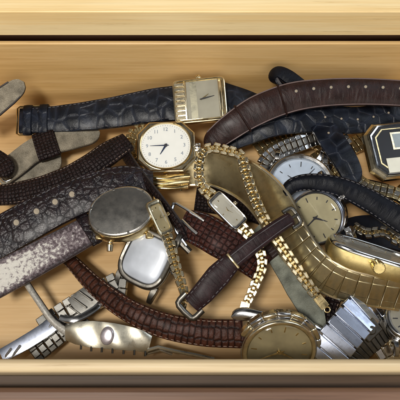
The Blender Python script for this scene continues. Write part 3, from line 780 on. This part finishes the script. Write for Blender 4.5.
fr = path([(132, 277, 15, 24), (147, 295, 12, 22)], (0, .3))
bm = bmesh.new(); 
fr = path([(56, 322, 10, 15), (44, 331, 10, 15), (25, 343, 10, 15), (2, 356, 10, 14)], (-.1, .3))
ribbon('clasp_cover', fr, t, M['steel_blue'], M['steel_dull'], M['steel'], th=2.0, crown=.25, m=18, wob=0)
fr = path([(84, 314, 6, 20), (66, 330, 6, 19), (50, 343, 6, 18), (34, 356, 6, 18)], (-.1, .3))
place_links(fr, link_three(3.6, 2.4, 'dark_metal', 'steel_dull'), 3.6, t)
fr = path([(60, 318, 11, 7), (74, 320, 12, 7), (92, 311, 11, 7), (104, 300, 10, 6)], (-.1, .3))
ribbon('clasp_blade', fr, t, M['steel'], M['steel_dull'], M['steel_dull'], th=1.0, crown=.3, m=10, wob=0)
for k, (u, v) in enumerate(((50, 327), (16, 352), (7, 355))):
    wl = headmat(u, v, 10.5, (-.1, .3), 58); bm = bmesh.new(); box(bm, (0, 0, 0), (1.2, 7, 1.6)); bmobj('clasp_bar', bm, M['steel'], t, wl, bev=.3)
fr = path([(96, 292, 10, 22), (84, 300, 10, 23), (74, 308, 10, 22)], (-.1, .3))
ribbon('clasp_blade', fr, t, M['steel_dull'], M['steel'], M['steel'], th=1.0, crown=.2, wob=0)
bm = bmesh.new()
wl = headmat(80, 303, 11.2, (-.1, .3), 58)
for y in (-4, 0, 4): box(bm, (0, y, 0), (8, .8, .8))
bmobj('clasp_grille', bm, M['dark_metal'], t, wl, bev=.2)

# 18 + 20 round champagne watch with red-brown strap
t = thing('wristwatch', 'round two-tone wristwatch with dark champagne dial on a long reddish-brown crocodile strap', 'watch', P(275, 335, 0))
fr = path([(62, 252, 9, 12), (78, 268, 10, 15), (98, 288, 12, 19), (125, 308, 14, 22), (160, 324, 15, 25), (200, 332, 15, 27), (242, 334, 15, 28)], (0, .15))
ribbon('strap', fr, t, M['croc_red'], M['lining_grey'], th=2.6, crown=2.2, tip0=True, m=20, ripple=.25)
stitches(fr, t, M['thread_tan'], 2.6, 2.0, .86, 4, pitch=2.5)
w20 = headmat(278, 347, 16, (.04, -.38), 170); px = PX(P(277, 344, 15))
head(t, w20, 38*px, 38*px, 2, 8, case='steel', bez='gold_pale', dial='dial_champ', marks=12, mm='gold', hands=(200, 330), bw=.84, crn=(-95, 1.8), lug=False, hm='gold', bezh=1.6)
o2 = outline(42*px, 42*px)
bm = bmesh.new()
for k in range(9):
    an = math.radians(-10+k*20+(-90)+5); 
    R = Matrix.Rotation(an, 3, 'Z'); c = R @ Vector((39.5*px, 0, .2))
    box(bm, c, (2.6, 6.6, 4.2), 1 if k % 2 == 0 else 0, rot=R)
bmobj('outer_ring', bm, [M['steel'], M['gold_pale']], t, w20, bev=.9)
fr = path([(232, 316, 17, 13), (246, 314, 19, 13), (270, 318, 20, 11)], (0, .1))
ribbon('end_piece', fr, t, M['steel'], M['steel'], M['steel'], th=2.6, crown=1.0, tip0=True, wob=0)
fr = path([(300, 322, 20, 9), (316, 331, 18, 13), (332, 342, 14, 13)], (0, .1))
ribbon('end_piece', fr, t, M['steel'], M['steel'], M['steel'], th=2.6, crown=1.0, wob=0)

# 19 pearly bangle watch in front
t = thing('bangle_watch', 'pearly silver bangle with flared plate, round stud and thin grey band at its left', 'bangle', P(110, 338, 0))
fr = path([(22, 276, 15, 6), (38, 300, 14, 6), (54, 322, 12, 6.5), (74, 336, 11, 9), (84, 340, 10, 12)], (-.2, .1))
ribbon('band', fr, t, plain('grey woven band', (.34, .32, .28), .5, .2, .3, 1200), th=1.6, crown=.9, wob=0)
fr = path([(66, 333, 12, 14), (76, 333, 13, 22), (92, 334, 14, 26), (112, 336, 15, 26), (132, 339, 14, 23), (150, 343, 12, 19)], (0, .2))
ribbon('plate', fr, t, M['pearl'], M['steel'], M['steel'], th=1.2, crown=.5, m=20, wob=.3)
f = at(fr, 20); wl = fmat(f, 1.2); bm = bmesh.new()
loft(bm, outline(4.0, 3.1), [(1, -1), (1, .3), (.9, .6), (.65, .8), (.3, .9)], True, True); bmobj('stud', bm, plain('milky lilac stud', (.42, .38, .40), .25, .6, .3, 300, .3), t, wl, sharp=60)
bm = bmesh.new()
for k in range(7):
    f = at(fr, 8+k*5); p = surf(f, -.98, 1.2, 0); q = surf(f, .98, 1.2, 0); p = p if p.y < q.y else q; cyl(bm, p+Vector((0, .5, 0)), p+Vector((0, -1.6, -.6)), .5, n=8)
bmobj('pins', bm, M['dark_metal'], t)
bm = bmesh.new(); tube(bm, [P(148, 350, 12), P(158, 347, 13), P(175, 351, 11), P(196, 355, 9), P(214, 359, 8)], .9, 8); bmobj('wire_end', bm, M['pearl'], t)
bm = bmesh.new(); tube(bm, [P(146, 354, 10), P(160, 350, 12), P(172, 354, 10)], .7, 8); bmobj('wire_end', bm, M['steel'], t)

# 21 green-grey lined strap
t = thing('watch_strap', 'dark brown strap showing its greenish-grey lining, curving down beside the champagne dial', 'watch strap', P(295, 290, 0))
fr = path([(254, 232, 12, 22), (272, 246, 14, 24), (286, 264, 15, 28), (300, 288, 15, 29), (312, 312, 14, 24), (318, 330, 12, 18)], (-.15, .25))
ribbon('strap', fr, t, M['lining_green'], M['croc_red2'], M['edge_dark'], th=2.2, crown=.5)
keeper(fr, 14, t, M['brown_pad'], 2.2, .5, 7, 1.2)

t = thing('watch_strap', 'narrow dark brown stitched strap piece below the gold band, behind the steel expansion bracelet', 'watch strap', P(330, 300, 0))
fr = path([(352, 262, 8, 16), (340, 285, 9, 16), (331, 305, 9, 15), (326, 330, 8, 14)], (-.3, .2))
ribbon('strap', fr, t, M['croc_brown'], th=2.2, crown=1.0)
stitches(fr, t, M['thread_tan'], 2.2, .9, .8)

# 22 steel expansion bracelet
t = thing('watch_bracelet', 'steel expansion bracelet of broad flat blocks with a dark clasp, coiled near the front rim', 'bracelet', P(350, 335, 0))
fr = path([(320, 362, 15, 38), (328, 352, 17, 38), (338, 340, 19, 38), (348, 328, 20, 38), (358, 316, 20, 38), (366, 307, 17, 38), (372, 301, 12, 36)], (-.12, .2))
place_links(fr, link_block(4.9, 2.4, 'steel_blue'), 4.9, t, bev=.3)
fr = path([(350, 361, 9, 28), (357, 350, 11, 28), (370, 338, 13, 28), (384, 326, 13, 28)], (.2, .1))
place_links(fr, link_block(2.6, 2.4, 'dark_metal'), 2.6, t, bev=.3)
wl = headmat(370, 330, 18, (.1, .2), 40); bm = bmesh.new()
box(bm, (0, 0, 0), (7, 9, 2.5)); cyl(bm, (0, 0, 1), (0, 0, 2.4), 2, n=20); bmobj('clasp', bm, M['dark_metal'], t, wl, bev=.6)

# 26 steel watch at the right edge
t = thing('wristwatch', 'polished steel wristwatch seen edge-on, cut by the right edge beside the expansion bracelet', 'watch', P(398, 325, 0))
w26 = headmat(414, 322, 14, (-.1, .75), 90); px = PX(P(414, 322, 14))
head(t, w26, 31*px, 26*px, 2.2, 9, case='steel', bez='steel', dial='dial_silver', marks=12, mm='ink', hands=(280, 100), crn=(180, 1.6), lug=True, bw=.8)
fr = path([(406, 345, 9, 26), (388, 350, 7, 26), (374, 358, 6, 26)], (0, .2))
place_links(fr, link_three(3.6, 2.4, 'gold_pale', 'steel'), 3.6, t)

# 23 slim plum-brown strap with buckle
t = thing('watch_strap', 'slim plum-brown stitched strap with dark buckle, lying diagonally over the gold bracelets', 'watch strap', P(235, 262, 0))
fr = path([(192, 304, 23, 20), (204, 292, 26, 23), (218, 276, 28, 25), (232, 261, 30, 20)], (.05, .15))
ribbon('strap', fr, t, M['brown_slim'], th=2.4, crown=1.3, m=16)
stitches(fr, t, M['thread_dark'], 2.4, 1.2, .8, 1)
buckle(fr[0], t, M['dark_metal'], fr[0].w*.9, 4.5, 1.1, tongue=False, flip=-1)
fr = path([(230, 263, 31, 17), (246, 250, 33, 17), (262, 238, 34, 16), (276, 228, 34, 15), (290, 219, 32, 14)], (.05, .15))
ribbon('strap_tail', fr, t, M['brown_slim'], th=2.2, crown=1.0, m=16)
edge_line(fr, t, M['thread_dark'], 2.2, .9, .6, .22)
bm = bmesh.new(); f = at(fr, 1.5)
tube(bm, [surf(f, s_, 2.2, 1.0)+f.N*.3 for s_ in (-1, -.5, 0, .5, 1)], .7, 8); bmobj('gold_keeper', bm, M['gold_old'], t)
buckle(fr[-1], t, M['dark_metal'], fr[-1].w, 3.6, .75, tongue=True)

# 24 short red-brown crocodile strap with prongs
t = thing('watch_strap', 'short dark red-brown crocodile strap with two bright steel prongs at its left end', 'watch strap', P(220, 240, 0))
fr = path([(184, 224, 21, 30), (200, 229, 23, 35), (220, 240, 24, 36), (240, 252, 22, 34), (262, 268, 16, 30)], (0, .15))
ribbon('strap', fr, t, M['croc_red2'], th=2.6, crown=2.0, m=18)
stitches(fr, t, M['thread_dark'], 2.6, 1.8, .86, 4)
bm = bmesh.new()
tube(bm, [P(176, 203, 27), P(188, 210, 28), P(204, 221, 28)], .75, 8); tube(bm, [P(182, 220, 26), P(190, 228, 27), P(197, 234, 27)], .8, 8)
tube(bm, [P(174, 203, 25), P(170, 214, 24), P(176, 232, 22), P(186, 246, 20)], .9, 8)
b_ = bmobj('buckle', bm, M['steel'], t)
bm = bmesh.new(); tube(bm, [P(178, 240, 20), P(190, 252, 18)], 1.6, 8); bmobj('spring_bar', bm, M['dark_metal'], b_)

# 25 strap tip leaning on the back wall at far left
t = thing('watch_strap', 'rounded strap tip showing grey lining, leaning on the drawer back at the far left', 'watch strap', P(5, 100, 0))
fr = path([(-26, 122, 22, 22), (-8, 108, 26, 22), (8, 95, 30, 21), (24, 82, 33, 16)], (0, -.1))
ribbon('strap', fr, t, M['lining_grey'], M['black'], M['edge_dark'], th=1.8, crown=.2, tip1=True)
edge_line(fr, t, M['edge_dark'], 1.8, .2, .96, .45, 1, fr[-1].d-5)

t = thing('watch_bracelet', 'thin tarnished gold link chain lying on black leather above the gold crown', 'bracelet', P(385, 240, 0))
fr = path([(352, 226, 16, 11), (366, 233, 18, 11), (384, 232, 20, 11), (396, 240, 21, 11), (410, 246, 21, 11)])
place_links(fr, link_nugget(3.4, 2.0, 'gold', 'steel_dull'), 3.4, t, bev=.4)
t = thing('watch_bracelet', 'small steel link bracelet squeezed between the gold square watch and the thick black strap', 'bracelet', P(385, 195, 0))
fr = path([(352, 176, 16, 13), (366, 186, 18, 14), (380, 190, 20, 14), (396, 194, 21, 14), (410, 202, 21, 14)])
place_links(fr, link_three(3.2, 2.2, 'gold_old', 'steel_dull'), 3.2, t)

# 27 hidden clutter below: gold bracelet and dark strap seen through the gaps
t = thing('watch_bracelet', 'tarnished gold link bracelet glimpsed below the black straps at the right', 'bracelet', P(370, 190, 0))
fr = path([(318, 150, 5, 22), (342, 176, 5, 24), (368, 200, 6, 24), (398, 216, 6, 24), (412, 240, 6, 24)])
place_links(fr, link_three(3.4, 2.2, 'gold_old', 'gold'), 3.4, t)
t = thing('watch_strap', 'flat dark strap lying on the drawer floor, seen only through gaps in the middle', 'watch strap', P(250, 200, 0))
fr = path([(196, 195, 3, 34), (240, 200, 3, 40), (280, 214, 3, 40), (310, 240, 3, 40)])
ribbon('strap', fr, t, M['croc_brown'], th=2.0, crown=.6)
t = thing('watch_bracelet', 'dull gold link bracelet lying below the chunky steel bracelet, near the brown strap', 'bracelet', P(290, 140, 0))
fr = path([(255, 150, 5, 18), (278, 138, 6, 18), (305, 136, 6, 18), (335, 150, 5, 18), (365, 140, 6, 18), (380, 128, 7, 18)])
place_links(fr, link_three(3.2, 2.2, 'gold_old', 'gold_old'), 3.2, t)

# ================================================================== light and camera
def area(name, loc, size, power, col, target=(0, 0, 20), sy=None):
    l = bpy.data.lights.new(name, 'AREA'); l.energy = power; l.color = col; l.shape = 'RECTANGLE'; l.size = size*S; l.size_y = (sy or size)*S
    o = bpy.data.objects.new(name, l); C.objects.link(o); o.location = Vector(loc)*S
    d = (Vector(target)-Vector(loc)); o.rotation_euler = d.to_track_quat('-Z', 'Y').to_euler(); return o
area('ceiling_lamp', (-200, -260, 760), 190, 4.9, (1.0, .96, .90), sy=140)
area('cool_side_fill', (500, 100, 600), 300, 1.1, (.80, .89, 1.0), sy=450)  # unseen cool fill light added at the right
area('front_fill', (60, -800, 520), 900, 2.7, (1.0, .95, .88), sy=520)  # unseen fill added in front to brighten the rail face
wd = bpy.data.worlds.new('World'); bpy.context.scene.world = wd; wd.use_nodes = True
nt = wd.node_tree; bg = nt.nodes['Background']
tc = nd(nt, 'ShaderNodeTexCoord'); nz = nd(nt, 'ShaderNodeTexNoise', Scale=1.9, Detail=0.0); nt.links.new(tc.outputs['Generated'], nz.inputs['Vector'])
rp = ramp(nt, nz.outputs[0], [(.36, (.03, .028, .025)), (.5, (.22, .215, .21)), (.62, (1.0, .98, .95))]); nt.links.new(rp.outputs[0], bg.inputs[0])
bg.inputs[1].default_value = .26

cd = bpy.data.cameras.new('camera'); cd.sensor_width = 36; cd.lens = 36*F/400; cd.clip_start = .005; cd.clip_end = 20
co = bpy.data.objects.new('camera', cd); C.objects.link(co); co.location = CAM*S; co.rotation_euler = (TH, 0, 0)
sc = bpy.context.scene; sc.camera = co
sc.view_settings.view_transform = 'Standard'; sc.view_settings.look = 'None'; sc.view_settings.gamma = 1; sc.view_settings.exposure = 0.12
sc.cycles.max_bounces = 8
